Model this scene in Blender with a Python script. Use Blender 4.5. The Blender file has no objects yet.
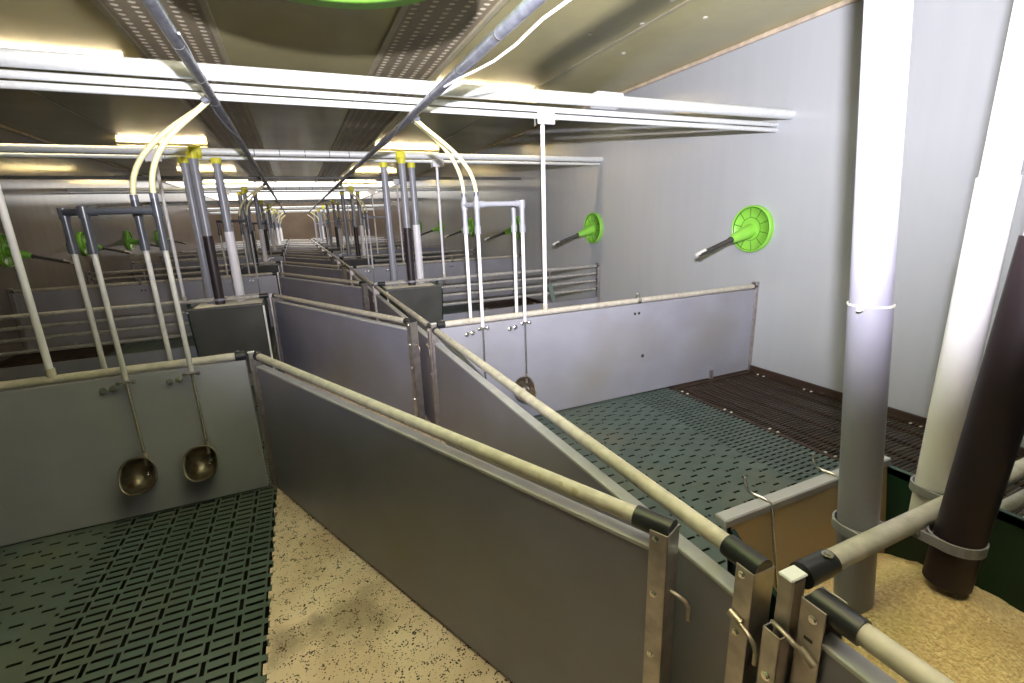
import bpy, math, random
from mathutils import Vector, Matrix, noise
random.seed(7)
SC = bpy.context.scene
COL = SC.collection

# ------------------------------------------------------------ camera, light, exposure
cam_d = bpy.data.cameras.new('camera')
cam_d.sensor_width = 36.0
cam_d.lens = 16.6175
cam_d.clip_start = 0.02
cam_d.clip_end = 100
cam = bpy.data.objects.new('camera', cam_d)
COL.objects.link(cam)
rot = Matrix(((0.911654, 0.132651, -0.388960), (-0.409586, 0.216022, -0.886326), (-0.033548, 0.967336, 0.251270)))
cam.matrix_world = Matrix.Translation((0, 0, 1.45)) @ rot.to_4x4()
SC.camera = cam
CAMROT = rot.transposed()

def project(p):
    c = CAMROT @ (Vector(p) - Vector((0, 0, 1.45)))
    if c.z > -0.05:
        return None
    return (512 + 472.68 * c.x / -c.z, 341.5 - 472.68 * c.y / -c.z)

def in_view(*pts, margin=25):
    """true when some of the given world points fall inside the photograph"""
    for p in pts:
        q = project(p)
        if q and -margin < q[0] < 1024 + margin and -margin < q[1] < 683 + margin:
            return True
    return False

world = bpy.data.worlds.new('world')
SC.world = world
world.use_nodes = True
world.node_tree.nodes['Background'].inputs[0].default_value = (0.05, 0.05, 0.05, 1)
world.node_tree.nodes['Background'].inputs[1].default_value = 0.0

# the photographer's flash, just above the lens, turned up and to the right
fl = bpy.data.lights.new('flash', 'SPOT')
fl.energy = 700
fl.color = (0.97, 0.93, 1.0)
fl.spot_size = math.radians(139)
fl.spot_blend = 1.0
fl.shadow_soft_size = 0.018
flo = bpy.data.objects.new('flash', fl)
COL.objects.link(flo)
flo.location = (0.02, 0.0, 1.72)
flo.rotation_euler = Vector((0.47, 0.74, 0.52)).to_track_quat('-Z', 'Y').to_euler()

SC.view_settings.view_transform = 'Standard'
SC.view_settings.look = 'None'
SC.view_settings.gamma = 1.0
SC.view_settings.use_curve_mapping = False
SC.view_settings.exposure = 1.2

# ------------------------------------------------------------ dimensions
XR, XL = 3.74, -3.30          # side walls
AR, AL = 0.75, -0.30          # aisle fronts of the right and left pens
ZC = 2.85                     # ceiling
Y0, Y1 = -4.5, 29.0           # end walls
PITCH = 2.48
CR = [0.465] + [0.50 + PITCH * k for k in range(1, 12)]   # pen dividers on the right
CL = [0.34 + PITCH * k for k in range(12)]   # pen dividers on the left

# ------------------------------------------------------------ materials
MAT = {}
def mat(name, col, rough=0.5, metal=0.0, var=0.06, vscale=8.0, col2=None, spec=0.5, bump=0.0, bscale=60.0,
        emit=None, estr=0.0, stretch=None, stain=None, stain_scale=2.0, stain_lo=0.55, stain_hi=0.75):
    m = bpy.data.materials.new(name)
    m.use_nodes = True
    nt = m.node_tree
    b = nt.nodes['Principled BSDF']
    b.inputs['Roughness'].default_value = rough
    b.inputs['Metallic'].default_value = metal
    b.inputs['Specular IOR Level'].default_value = spec
    tc = nt.nodes.new('ShaderNodeTexCoord')
    src = tc.outputs['Object']
    if stretch:
        mp = nt.nodes.new('ShaderNodeMapping')
        mp.inputs['Scale'].default_value = stretch
        nt.links.new(src, mp.inputs[0])
        src = mp.outputs[0]
    nz = nt.nodes.new('ShaderNodeTexNoise')
    nz.inputs['Scale'].default_value = vscale
    nz.inputs['Detail'].default_value = 5
    nt.links.new(src, nz.inputs['Vector'])
    rp = nt.nodes.new('ShaderNodeValToRGB')
    c2 = col2 or tuple(min(1, c * (1 + 2 * var)) for c in col)
    c1 = col if col2 else tuple(c * (1 - 2 * var) for c in col)
    rp.color_ramp.elements[0].position = 0.3
    rp.color_ramp.elements[1].position = 0.7
    rp.color_ramp.elements[0].color = (*c1, 1)
    rp.color_ramp.elements[1].color = (*c2, 1)
    nt.links.new(nz.outputs['Fac'], rp.inputs[0])
    out = rp.outputs[0]
    if stain:
        n2 = nt.nodes.new('ShaderNodeTexNoise')
        n2.inputs['Scale'].default_value = stain_scale
        n2.inputs['Detail'].default_value = 6
        nt.links.new(tc.outputs['Object'], n2.inputs['Vector'])
        r2 = nt.nodes.new('ShaderNodeValToRGB')
        r2.color_ramp.elements[0].position = stain_lo
        r2.color_ramp.elements[1].position = stain_hi
        nt.links.new(n2.outputs['Fac'], r2.inputs[0])
        mx = nt.nodes.new('ShaderNodeMix')
        mx.data_type = 'RGBA'
        nt.links.new(r2.outputs[0], mx.inputs[0])
        nt.links.new(out, mx.inputs[6])
        mx.inputs[7].default_value = (*stain, 1)
        out = mx.outputs[2]
    nt.links.new(out, b.inputs['Base Color'])
    if bump:
        n3 = nt.nodes.new('ShaderNodeTexNoise')
        n3.inputs['Scale'].default_value = bscale
        n3.inputs['Detail'].default_value = 4
        nt.links.new(src, n3.inputs['Vector'])
        bp = nt.nodes.new('ShaderNodeBump')
        bp.inputs['Strength'].default_value = bump
        bp.inputs['Distance'].default_value = 0.01
        nt.links.new(n3.outputs['Fac'], bp.inputs['Height'])
        nt.links.new(bp.outputs[0], b.inputs['Normal'])
    if emit:
        b.inputs['Emission Color'].default_value = (*emit, 1)
        b.inputs['Emission Strength'].default_value = estr
    MAT[name] = m
    return m

mat('panel_grey', (0.225, 0.222, 0.285), 0.38, var=0.05, vscale=3.0, stain=(0.22, 0.205, 0.19), stain_scale=1.3, stain_lo=0.5, stain_hi=0.8)
mat('panel_light', (0.31, 0.315, 0.375), 0.38, var=0.04, vscale=3.0, stain=(0.28, 0.27, 0.26), stain_scale=1.3, stain_lo=0.5, stain_hi=0.8)
mat('panel_edge', (0.46, 0.465, 0.48), 0.45, var=0.05, vscale=12)
mat('wall_plastic', (0.43, 0.455, 0.49), 0.2, var=0.012, vscale=3.0, stretch=(3, 3, 0.25), bump=0.012, bscale=3.0)
mat('wall_plastic_dimmed', (0.20, 0.18, 0.165), 0.13, var=0.03, vscale=3.0, stretch=(3, 3, 0.25), bump=0.012, bscale=3.0)  # same wall plastic, darkened to paint in the dim light on the left
mat('ceiling_panel', (0.49, 0.45, 0.235), 0.22, var=0.05, vscale=1.5)
mat('ceiling_seam', (0.47, 0.43, 0.30), 0.4)
mat('perforated_sheet', (0.34, 0.285, 0.20), 0.4, var=0.05)
mat('cream_lining', (0.95, 0.90, 0.76), 0.9, var=0.03)
mat('wood_trim', (0.58, 0.48, 0.37), 0.5, var=0.12, vscale=10)
mat('end_wall', (0.09, 0.06, 0.037), 0.75, var=0.15, vscale=1.2, col2=(0.14, 0.10, 0.065))
mat('far_wall_dimmed', (0.075, 0.052, 0.036), 0.3, var=0.15, vscale=1.5)
mat('cream_rail', (0.50, 0.465, 0.40), 0.55, var=0.08, vscale=30, stain=(0.38, 0.33, 0.22), stain_scale=22, stain_lo=0.64, stain_hi=0.72)
mat('grey_rail', (0.40, 0.39, 0.37), 0.5, var=0.1, vscale=30)
mat('galvanised', (0.70, 0.73, 0.74), 0.4, metal=0.1, var=0.03, vscale=40)
mat('dark_pipe', (0.16, 0.16, 0.15), 0.4)
mat('conduit_grey', (0.13, 0.137, 0.165), 0.35, metal=0.3, var=0.15, vscale=30)
mat('white_pvc', (0.76, 0.75, 0.80), 0.35, var=0.02)
mat('offwhite_pipe', (0.50, 0.49, 0.47), 0.4, var=0.04, vscale=20)
mat('grey_pvc', (0.24, 0.25, 0.29), 0.3, var=0.03)
mat('clamp_grey', (0.25, 0.25, 0.30), 0.4, var=0.04)
mat('dark_pvc', (0.055, 0.06, 0.075), 0.3, var=0.04)
mat('brown_pvc', (0.024, 0.016, 0.020), 0.45, var=0.06)
mat('black_rubber', (0.020, 0.022, 0.026), 0.35, var=0.1)
mat('steel', (0.44, 0.40, 0.39), 0.38, metal=0.75, var=0.1, vscale=25, stain=(0.30, 0.20, 0.12), stain_scale=14, stain_lo=0.72, stain_hi=0.8)
mat('bright_steel', (0.70, 0.69, 0.66), 0.22, metal=0.9, var=0.05)
mat('rust_steel', (0.42, 0.36, 0.30), 0.35, metal=0.7, var=0.15, vscale=40)
mat('bowl_steel', (0.17, 0.145, 0.115), 0.35, metal=0.7, var=0.2, vscale=25, stain=(0.10, 0.06, 0.03), stain_scale=18, stain_lo=0.55, stain_hi=0.7)
mat('lime_plastic', (0.27, 0.66, 0.08), 0.35, var=0.03)
mat('lime_dark', (0.03, 0.13, 0.012), 0.5, var=0.03)
mat('black_rod', (0.045, 0.043, 0.04), 0.5, var=0.15, vscale=30)
mat('white_tip', (0.8, 0.8, 0.75), 0.5)
mat('grating_green', (0.088, 0.122, 0.114), 0.5, var=0.08, vscale=6, stain=(0.14, 0.15, 0.11), stain_scale=1.6, stain_lo=0.5, stain_hi=0.75)
mat('grating_brown', (0.042, 0.024, 0.015), 0.6, var=0.15, vscale=6, bump=0.1)
mat('white_clip', (0.7, 0.68, 0.6), 0.5)
mat('pit_dark', (0.010, 0.009, 0.008), 0.9)
mat('dark_green', (0.005, 0.032, 0.022), 0.4, var=0.1)
mat('tan_plastic', (0.42, 0.29, 0.15), 0.4, var=0.1, vscale=2.5, col2=(0.34, 0.29, 0.21))
mat('hopper_board', (0.085, 0.085, 0.08), 0.45, var=0.12, vscale=3)
mat('rim_white', (0.80, 0.79, 0.75), 0.45, var=0.05)
mat('yellow_plastic', (0.62, 0.60, 0.03), 0.4, var=0.05)
mat('hose_cream', (0.68, 0.62, 0.36), 0.4, var=0.02)
mat('lamp_body', (0.35, 0.32, 0.22), 0.5)
mat('lamp_tube', (1, 1, 1), 0.5, emit=(1.0, 0.82, 0.52), estr=60)
mat('cool_lamp_tube', (1, 1, 1), 0.5, emit=(0.72, 0.74, 1.0), estr=26)  # unseen near lamps, tinted cool to offset the yellow ceiling bounce
mat('far_ceiling_glow', (0.8, 0.8, 0.8), 0.5, emit=(1.0, 0.97, 0.93), estr=1.2)
mat('green_brace', (0.16, 0.22, 0.19), 0.5)

def concrete():
    m = mat('concrete', (0.66, 0.49, 0.37), 0.7, var=0.1, vscale=4, col2=(0.86, 0.70, 0.58), bump=0.15, bscale=90,
            stain=(0.17, 0.105, 0.05), stain_scale=2.4, stain_lo=0.60, stain_hi=0.78)
    nt = m.node_tree
    b = nt.nodes['Principled BSDF']
    old = b.inputs['Base Color'].links[0].from_socket
    tc = nt.nodes.new('ShaderNodeTexCoord')
    v = nt.nodes.new('ShaderNodeTexVoronoi')
    v.inputs['Scale'].default_value = 120
    nt.links.new(tc.outputs['Object'], v.inputs['Vector'])
    nz = nt.nodes.new('ShaderNodeTexNoise')
    nz.inputs['Scale'].default_value = 28
    nt.links.new(tc.outputs['Object'], nz.inputs['Vector'])
    mt = nt.nodes.new('ShaderNodeMath'); mt.operation = 'MULTIPLY_ADD'
    mt.inputs[1].default_value = -1.3; mt.inputs[2].default_value = 0.72
    nt.links.new(nz.outputs['Fac'], mt.inputs[0])
    ad = nt.nodes.new('ShaderNodeMath'); ad.operation = 'ADD'
    nt.links.new(v.outputs['Distance'], ad.inputs[0]); nt.links.new(mt.outputs[0], ad.inputs[1])
    r = nt.nodes.new('ShaderNodeValToRGB')
    r.color_ramp.elements[0].position = 0.29
    r.color_ramp.elements[1].position = 0.37
    r.color_ramp.elements[0].color = (0, 0, 0, 1)
    r.color_ramp.elements[1].color = (1, 1, 1, 1)
    nt.links.new(ad.outputs[0], r.inputs[0])
    mx = nt.nodes.new('ShaderNodeMix'); mx.data_type = 'RGBA'
    nt.links.new(r.outputs[0], mx.inputs[0])
    mx.inputs[6].default_value = (0.075, 0.05, 0.03, 1)
    nt.links.new(old, mx.inputs[7])
    out = mx.outputs[2]
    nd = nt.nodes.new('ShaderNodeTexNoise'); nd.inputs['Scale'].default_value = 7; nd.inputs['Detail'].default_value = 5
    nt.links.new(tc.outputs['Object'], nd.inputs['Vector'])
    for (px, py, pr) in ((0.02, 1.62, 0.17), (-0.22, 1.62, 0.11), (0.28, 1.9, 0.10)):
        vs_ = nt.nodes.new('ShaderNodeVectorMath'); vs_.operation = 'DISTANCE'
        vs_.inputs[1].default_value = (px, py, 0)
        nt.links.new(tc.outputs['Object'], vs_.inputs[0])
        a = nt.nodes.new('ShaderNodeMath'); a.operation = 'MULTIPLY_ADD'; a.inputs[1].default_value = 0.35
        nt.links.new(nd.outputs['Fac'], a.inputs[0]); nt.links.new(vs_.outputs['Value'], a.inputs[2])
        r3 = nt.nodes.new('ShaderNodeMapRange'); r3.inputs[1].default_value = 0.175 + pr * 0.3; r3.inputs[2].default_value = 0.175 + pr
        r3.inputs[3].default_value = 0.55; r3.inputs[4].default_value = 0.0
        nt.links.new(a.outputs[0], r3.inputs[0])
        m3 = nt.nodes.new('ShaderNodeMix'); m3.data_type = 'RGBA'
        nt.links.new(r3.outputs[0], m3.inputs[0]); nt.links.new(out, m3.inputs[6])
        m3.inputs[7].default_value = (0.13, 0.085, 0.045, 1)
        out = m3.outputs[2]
    nt.links.new(out, b.inputs['Base Color'])
concrete()
mat('feed_meal', (0.62, 0.44, 0.20), 0.9, var=0.3, vscale=130, col2=(0.90, 0.74, 0.42), bump=1.0, bscale=170,
    stain=(0.6, 0.44, 0.21), stain_scale=9, stain_lo=0.5, stain_hi=0.8)

# ------------------------------------------------------------ mesh helpers
def each(mbs, name, m, parent):
    return [b.build(name, m, parent) for b in mbs]
class MB:
    def __init__(s):
        s.v = []; s.f = []; s.sm = []; s.mi = []; s.cur = 0
    def add(s, verts, faces, smooth=False):
        o = len(s.v)
        s.v += [tuple(p) for p in verts]
        s.f += [tuple(i + o for i in f) for f in faces]
        s.sm += [smooth] * len(faces)
        s.mi += [s.cur] * len(faces)
        return s
    def box(s, a, b, M=None):
        x0, y0, z0 = (min(a[i], b[i]) for i in range(3)); x1, y1, z1 = (max(a[i], b[i]) for i in range(3))
        vs = [Vector(p) for p in ((x0,y0,z0),(x1,y0,z0),(x1,y1,z0),(x0,y1,z0),(x0,y0,z1),(x1,y0,z1),(x1,y1,z1),(x0,y1,z1))]
        if M: vs = [M @ p for p in vs]
        return s.add(vs, [(0,3,2,1),(4,5,6,7),(0,1,5,4),(1,2,6,5),(2,3,7,6),(3,0,4,7)])
    def rbox(s, a, b, r=0.004):
        """box with chamfered edges"""
        lo = [min(a[i], b[i]) for i in range(3)]; hi = [max(a[i], b[i]) for i in range(3)]
        r = min([r] + [(hi[i] - lo[i]) * 0.45 for i in range(3)])
        import itertools
        idx = {}; vs = []
        for c in itertools.product((0, 1), repeat=3):
            for ax in range(3):
                p = []
                for i in range(3):
                    base = hi[i] if c[i] else lo[i]
                    if i != ax: base += -r if c[i] else r
                    p.append(base)
                idx[(c, ax)] = len(vs); vs.append(p)
        fs = []
        def order(f):
            pts = [Vector(vs[i]) for i in f]
            n = (pts[1] - pts[0]).cross(pts[2] - pts[0])
            ce = Vector([(lo[i] + hi[i]) / 2 for i in range(3)])
            m = sum(pts, Vector()) / len(pts)
            return tuple(f) if n.dot(m - ce) > 0 else tuple(reversed(f))
        for ax in range(3):
            o = [i for i in range(3) if i != ax]
            for sd in (0, 1):
                f = []
                for q in ((0,0),(1,0),(1,1),(0,1)):
                    c = [0,0,0]; c[ax] = sd; c[o[0]] = q[0]; c[o[1]] = q[1]
                    f.append(idx[(tuple(c), ax)])
                fs.append(order(f))
            for q in ((0,0),(1,0),(1,1),(0,1)):
                c0 = [0,0,0]; c0[o[0]] = q[0]; c0[o[1]] = q[1]; c1 = list(c0); c1[ax] = 1
                c0 = tuple(c0); c1 = tuple(c1)
                fs.append(order([idx[(c0, o[0])], idx[(c0, o[1])], idx[(c1, o[1])], idx[(c1, o[0])]]))
        for c in itertools.product((0, 1), repeat=3):
            fs.append(order([idx[(c, 0)], idx[(c, 1)], idx[(c, 2)]]))
        return s.add(vs, fs)
    def tube(s, pts, r, n=12, cap=True, smooth=True):
        pts = [Vector(p) for p in pts]
        rs = r if isinstance(r, (list, tuple)) else [r] * len(pts)
        rings = []; up = None
        for i, p in enumerate(pts):
            t = (pts[min(i + 1, len(pts) - 1)] - pts[max(i - 1, 0)])
            if t.length < 1e-9: t = Vector((0, 0, 1))
            t.normalize()
            if up is None:
                up = Vector((0, 0, 1)) if abs(t.z) < 0.9 else Vector((1, 0, 0))
            a = t.cross(up).normalized(); b = a.cross(t).normalized(); up = b
            rings.append([p + rs[i] * (math.cos(k * 2 * math.pi / n) * a + math.sin(k * 2 * math.pi / n) * b) for k in range(n)])
        vs = [q for rg in rings for q in rg]; fs = []
        for i in range(len(pts) - 1):
            for k in range(n):
                k2 = (k + 1) % n
                fs.append((i*n+k, i*n+k2, (i+1)*n+k2, (i+1)*n+k))
        s.add(vs, fs, smooth)
        if cap:
            s.add(rings[0], [tuple(reversed(range(n)))]); s.add(rings[-1], [tuple(range(n))])
        return s
    def ring(s, c, r, h, w, axis=(0, 0, 1), n=24, a0=0.0, a1=360.0):
        """flat strap of inner radius r, thickness w and height h around an axis"""
        c = Vector(c); ax = Vector(axis).normalized()
        u = ax.orthogonal().normalized() if abs(ax.z) < 0.9 else Vector((1, 0, 0)); u = (u - ax * u.dot(ax)).normalized(); v = ax.cross(u)
        m = n; full = abs(a1 - a0) >= 359.9
        vs = []
        for k in range(m + (0 if full else 1)):
            a = math.radians(a0 + (a1 - a0) * k / m)
            d = u * math.cos(a) + v * math.sin(a)
            for rr, hh in ((r, -h/2), (r + w, -h/2), (r + w, h/2), (r, h/2)):
                vs.append(c + d * rr + ax * hh)
        fs = []; K = m if full else m + 1
        for k in range(m):
            k2 = (k + 1) % K
            for j in range(4):
                j2 = (j + 1) % 4
                fs.append((k*4+j, k*4+j2, k2*4+j2, k2*4+j))
        if not full: fs += [(3, 2, 1, 0), tuple((K-1)*4 + j for j in range(4))]
        return s.add(vs, fs)
    def lathe(s, prof, c=(0,0,0), axis=(0,0,1), n=24, smooth=True):
        c = Vector(c); ax = Vector(axis).normalized(); u = ax.orthogonal().normalized(); v = ax.cross(u)
        vs = []
        for r, h in prof:
            for k in range(n):
                a = 2 * math.pi * k / n
                vs.append(c + ax * h + (u * math.cos(a) + v * math.sin(a)) * r)
        fs = []
        for i in range(len(prof) - 1):
            for k in range(n):
                k2 = (k + 1) % n
                fs.append((i*n+k, i*n+k2, (i+1)*n+k2, (i+1)*n+k))
        return s.add(vs, fs, smooth)
    def bolt(s, c, axis, r=0.008, h=0.006):
        c = Vector(c); ax = Vector(axis).normalized()
        s.tube([c, c + ax * h * 0.3], r * 1.5, 10, smooth=False)
        s.tube([c, c + ax * h], r, 6, smooth=False)
        return s
    def build(s, name, m, parent=None, label=None):
        me = bpy.data.meshes.new(name)
        me.from_pydata(s.v, [], s.f)
        for mm in (m if isinstance(m, (list, tuple)) else [m]):
            me.materials.append(MAT[mm])
        me.polygons.foreach_set('use_smooth', s.sm)
        me.polygons.foreach_set('material_index', s.mi)
        me.update()
        o = bpy.data.objects.new(name, me)
        COL.objects.link(o)
        if parent: o.parent = parent
        if label: o['label'] = label
        return o

def thing(name, label, cat, loc=(0, 0, 0), rz=0.0, group=None):
    o = bpy.data.objects.new(name, None)
    o.empty_display_size = 0.05
    COL.objects.link(o)
    o.location = loc; o.rotation_euler = (0, 0, rz)
    o['label'] = label; o['category'] = cat
    if group: o['group'] = group
    return o
def tag(o, label, cat, group=None, kind=None):
    o['label'] = label; o['category'] = cat
    if group: o['group'] = group
    if kind: o['kind'] = kind
    return o
def struct(o):
    o['kind'] = 'structure'; return o
KIDS = {}
def dup(root, loc, label, group=None):
    if root.name not in KIDS:
        KIDS[root.name] = [(c, list(c.children)) for c in root.children]
    r = root.copy(); COL.objects.link(r); r.location = loc; r['label'] = label
    if group: r['group'] = group
    for c, gs in KIDS[root.name]:
        cc = c.copy(); COL.objects.link(cc); cc.parent = r
        for g in gs:
            gg = g.copy(); COL.objects.link(gg); gg.parent = cc
    return r
ORD = ['nearest', 'second', 'third', 'fourth', 'fifth', 'sixth', 'seventh', 'eighth', 'ninth', 'tenth', 'eleventh', 'twelfth']

# ------------------------------------------------------------ room shell
YB = 16.0                     # further back the side walls are coloured darker to dim the far end
for ya, yb, ml, mr in ((Y0, YB, 'wall_plastic_dimmed', 'wall_plastic'), (YB, Y1, 'far_wall_dimmed', 'far_wall_dimmed')):
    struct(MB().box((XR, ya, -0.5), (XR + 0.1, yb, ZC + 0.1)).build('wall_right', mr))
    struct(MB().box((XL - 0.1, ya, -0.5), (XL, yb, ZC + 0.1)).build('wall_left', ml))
struct(MB().box((XL - 0.1, Y1, -0.5), (XR + 0.1, Y1 + 0.1, ZC + 0.1)).build('wall_back', 'end_wall'))
struct(MB().box((XL - 0.1, Y0 - 0.1, -0.5), (XR + 0.1, Y0, ZC + 0.1)).build('wall_front', 'wall_plastic_dimmed'))
YS = 17.6
ceil = struct(MB().box((XL, Y0, ZC), (XR, YS, ZC + 0.1)).build('ceiling', 'ceiling_panel'))
struct(MB().box((XL, YS, ZC), (XR, Y1, ZC + 0.1)).build('glow_ceiling_1', 'far_ceiling_glow'))  # glowing ceiling section added to make the bright band at the far end
mb = MB()
for x, y in ((3.0, 3.05), (2.62, 3.3), (2.55, 2.9), (2.85, 2.5), (2.35, 3.6), (-1.35, 3.3), (-1.2, 4.0), (2.9, 3.9), (0.3, 3.0)):
    mb.tube([(x, y, ZC - 0.005), (x, y, ZC)], 0.019, 10)
mb.build('screw', 'white_clip', ceil)
for i, (x, w) in enumerate(((2.66, 0.03), (-2.2, 0.03)), 5):
    struct(MB().rbox((x - w/2, Y0, ZC - 0.006), (x + w/2, YS, ZC), 0.002).build('trim_%d' % i, 'ceiling_seam'))
struct(MB().rbox((XR - 0.03, Y0, ZC - 0.035), (XR, Y1, ZC), 0.005).build('trim_1', 'wood_trim'))
struct(MB().rbox((XL, Y0, ZC - 0.035), (XL + 0.03, Y1, ZC), 0.005).build('trim_2', 'wood_trim'))
struct(MB().rbox((XR - 0.02, Y0, 0.0), (XR, Y1, 0.05), 0.004).build('baseboard_right', 'grating_brown'))
struct(MB().rbox((XL, Y0, 0.0), (XL + 0.02, Y1, 0.05), 0.004).build('baseboard_left', 'grating_brown'))
# pit bottom below the slats and the concrete aisle
struct(MB().box((XL, Y0, -0.5), (XR, Y1, -0.45)).build('floor_pit', 'pit_dark'))
mb = MB()
mb.box((AL + 0.02, Y0, -0.3), (AR + 0.02, Y1, 0.0))
y = 0.0
while y < 3.0:                                   # crumbly cast edge along the slats
    w = random.uniform(0.02, 0.06); d = random.uniform(0.004, 0.014)
    mb.box((AL + 0.03, y, -0.05), (AL + 0.02 - d, y + w, 0.0015)); y += w + random.uniform(0.0, 0.05)
struct(mb.build('floor', 'concrete'))

# perforated air inlet strips in the ceiling
def perforated(xc, w, ya, yb, name, label):
    t = thing(name, label, 'ceiling strip', (xc, ya, ZC), group=None)
    z0 = -0.0045
    mb = MB(); hb = MB()
    rows = 5; mx = 0.045; cw = (w - 2 * mx) / rows; py = 0.078
    n = int((yb - ya) / py)
    hx, hy = 0.0245, 0.021
    for j in range(n):
        y = j * py
        for i in range(rows):
            x0 = -w/2 + mx + i * cw; xm = x0 + cw/2; ym = y + py/2 + (0.0 if i % 2 else py * 0.0)
            K = 8
            inner = [(xm + hx * math.cos(2*math.pi*k/K), ym + hy * math.sin(2*math.pi*k/K), z0) for k in range(K)]
            outer = [(x0+cw, y+py*0.5+1e-4, z0)]
            ou = []
            for k in range(K):
                a = 2*math.pi*k/K; c, s_ = math.cos(a), math.sin(a)
                m_ = max(abs(c), abs(s_))
                ou.append((xm + cw/2 * max(-1, min(1, c / m_)), y + py/2 + py/2 * max(-1, min(1, s_ / m_)), z0))
            base = len(mb.v)
            mb.add(inner + ou, [(k, (k+1) % K, K + (k+1) % K, K + k) for k in range(K)])
            mb.add(inner + [(p[0], p[1], -0.002) for p in inner], [(k, (k+1) % K, K + (k+1) % K, K + k) for k in range(K)])
    hb.box((-w/2 + mx, 0, -0.002), (w/2 - mx, n * py, -0.0005))
    L = n * py
    fr = MB()
    for sx in (-1, 1):
        fr.rbox((sx * (w/2 - mx), 0, -0.022), (sx * w/2, L, 0), 0.004)
    mb.build('perforated_sheet', 'perforated_sheet', t); hb.build('lining', 'cream_lining', t); fr.build('edge_profile', 'ceiling_seam', t)
    return t
perforated(-0.63, 0.64, 2.0, YS, 'perforated_ceiling_strip', 'perforated air inlet strip in the ceiling, left of the aisle')
perforated(1.16, 0.64, 2.0, YS, 'perforated_ceiling_strip', 'perforated air inlet strip in the ceiling, right of the aisle')

# ------------------------------------------------------------ ceiling lamps
def lamp(label, tube='lamp_tube'):
    t = thing('ceiling_lamp', label, 'lamp', (0, 0, ZC))
    L = 0.62
    mb = MB(); mb.rbox((-L, 0.03, -0.085), (L, 0.06, -0.0), 0.004); mb.rbox((-L, -0.052, -0.088), (L, -0.046, -0.040), 0.002)
    mb.build('lamp_body', 'lamp_body', t)
    if tube != 'lamp_tube': MB().rbox((-L, -0.14, -0.022), (L, 0.14, -0.012), 0.002).build('added_reflector', 'white_clip', t)  # plate added above the unseen lamps to cut yellow bounce off the ceiling
    MB().tube([(-L + 0.03, 0.0, -0.050), (L - 0.03, 0.0, -0.050)], 0.013, 10).build('lamp_tube', tube, t)
    each([MB().rbox((sx * L * 0.97, -0.052, -0.088), (sx * L, 0.05, 0), 0.003) for sx in (-1, 1)], 'end_bracket', 'lamp_body', t)
    return t
l0 = None
for k, y in enumerate((-3.2, 1.1, 5.42, 9.7, 14.0, 17.6)):
    for s, x, nm in ((-1, -1.72, 'left'), (1, 2.2, 'right')):
        if s < 0 and k < 2: continue          # left ones left out to keep the left floor dark
        dist = ('over the photographer', 'over the first pen', 'just behind the big white triple pipe', 'behind the second overhead pipe', 'in the middle of the barn', 'nearest the bright far end')[k]
        lb = 'glowing tube lamp on the %s of the ceiling, %s' % (nm, dist)
        if k < 2:
            lamp(lb, 'cool_lamp_tube').location = (x, y, ZC)
        elif l0 is None:
            l0 = lamp(lb); l0.location = (x, y, ZC)
        else:
            dup(l0, (x, y, ZC), lb)

# ------------------------------------------------------------ slatted floors
def slot_cells(mb, x0, x1, y0, y1, sx0, sx1, sy0, sy1, z=0.0, d=0.004):
    """one floor cell with one open slot"""
    O = [(x0, y0), (x1, y0), (x1, y1), (x0, y1)]; I = [(sx0, sy0), (sx1, sy0), (sx1, sy1), (sx0, sy1)]
    g = 0.003; J = [(sx0 - g, sy0 - g), (sx1 + g, sy0 - g), (sx1 + g, sy1 + g), (sx0 - g, sy1 + g)]
    vs = [(*p, z) for p in O] + [(*p, z) for p in I] + [(*p, z - d) for p in J]
    fs = [(k, (k+1) % 4, 4 + (k+1) % 4, 4 + k) for k in range(4)] + [(4 + k, 4 + (k+1) % 4, 8 + (k+1) % 4, 8 + k) for k in range(4)]
    mb.add(vs, fs)
def plate(mb, x0, x1, y0, y1, z=0.0):
    mb.add([(x0, y0, z), (x1, y0, z), (x1, y1, z), (x0, y1, z)], [(0, 1, 2, 3)])
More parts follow.
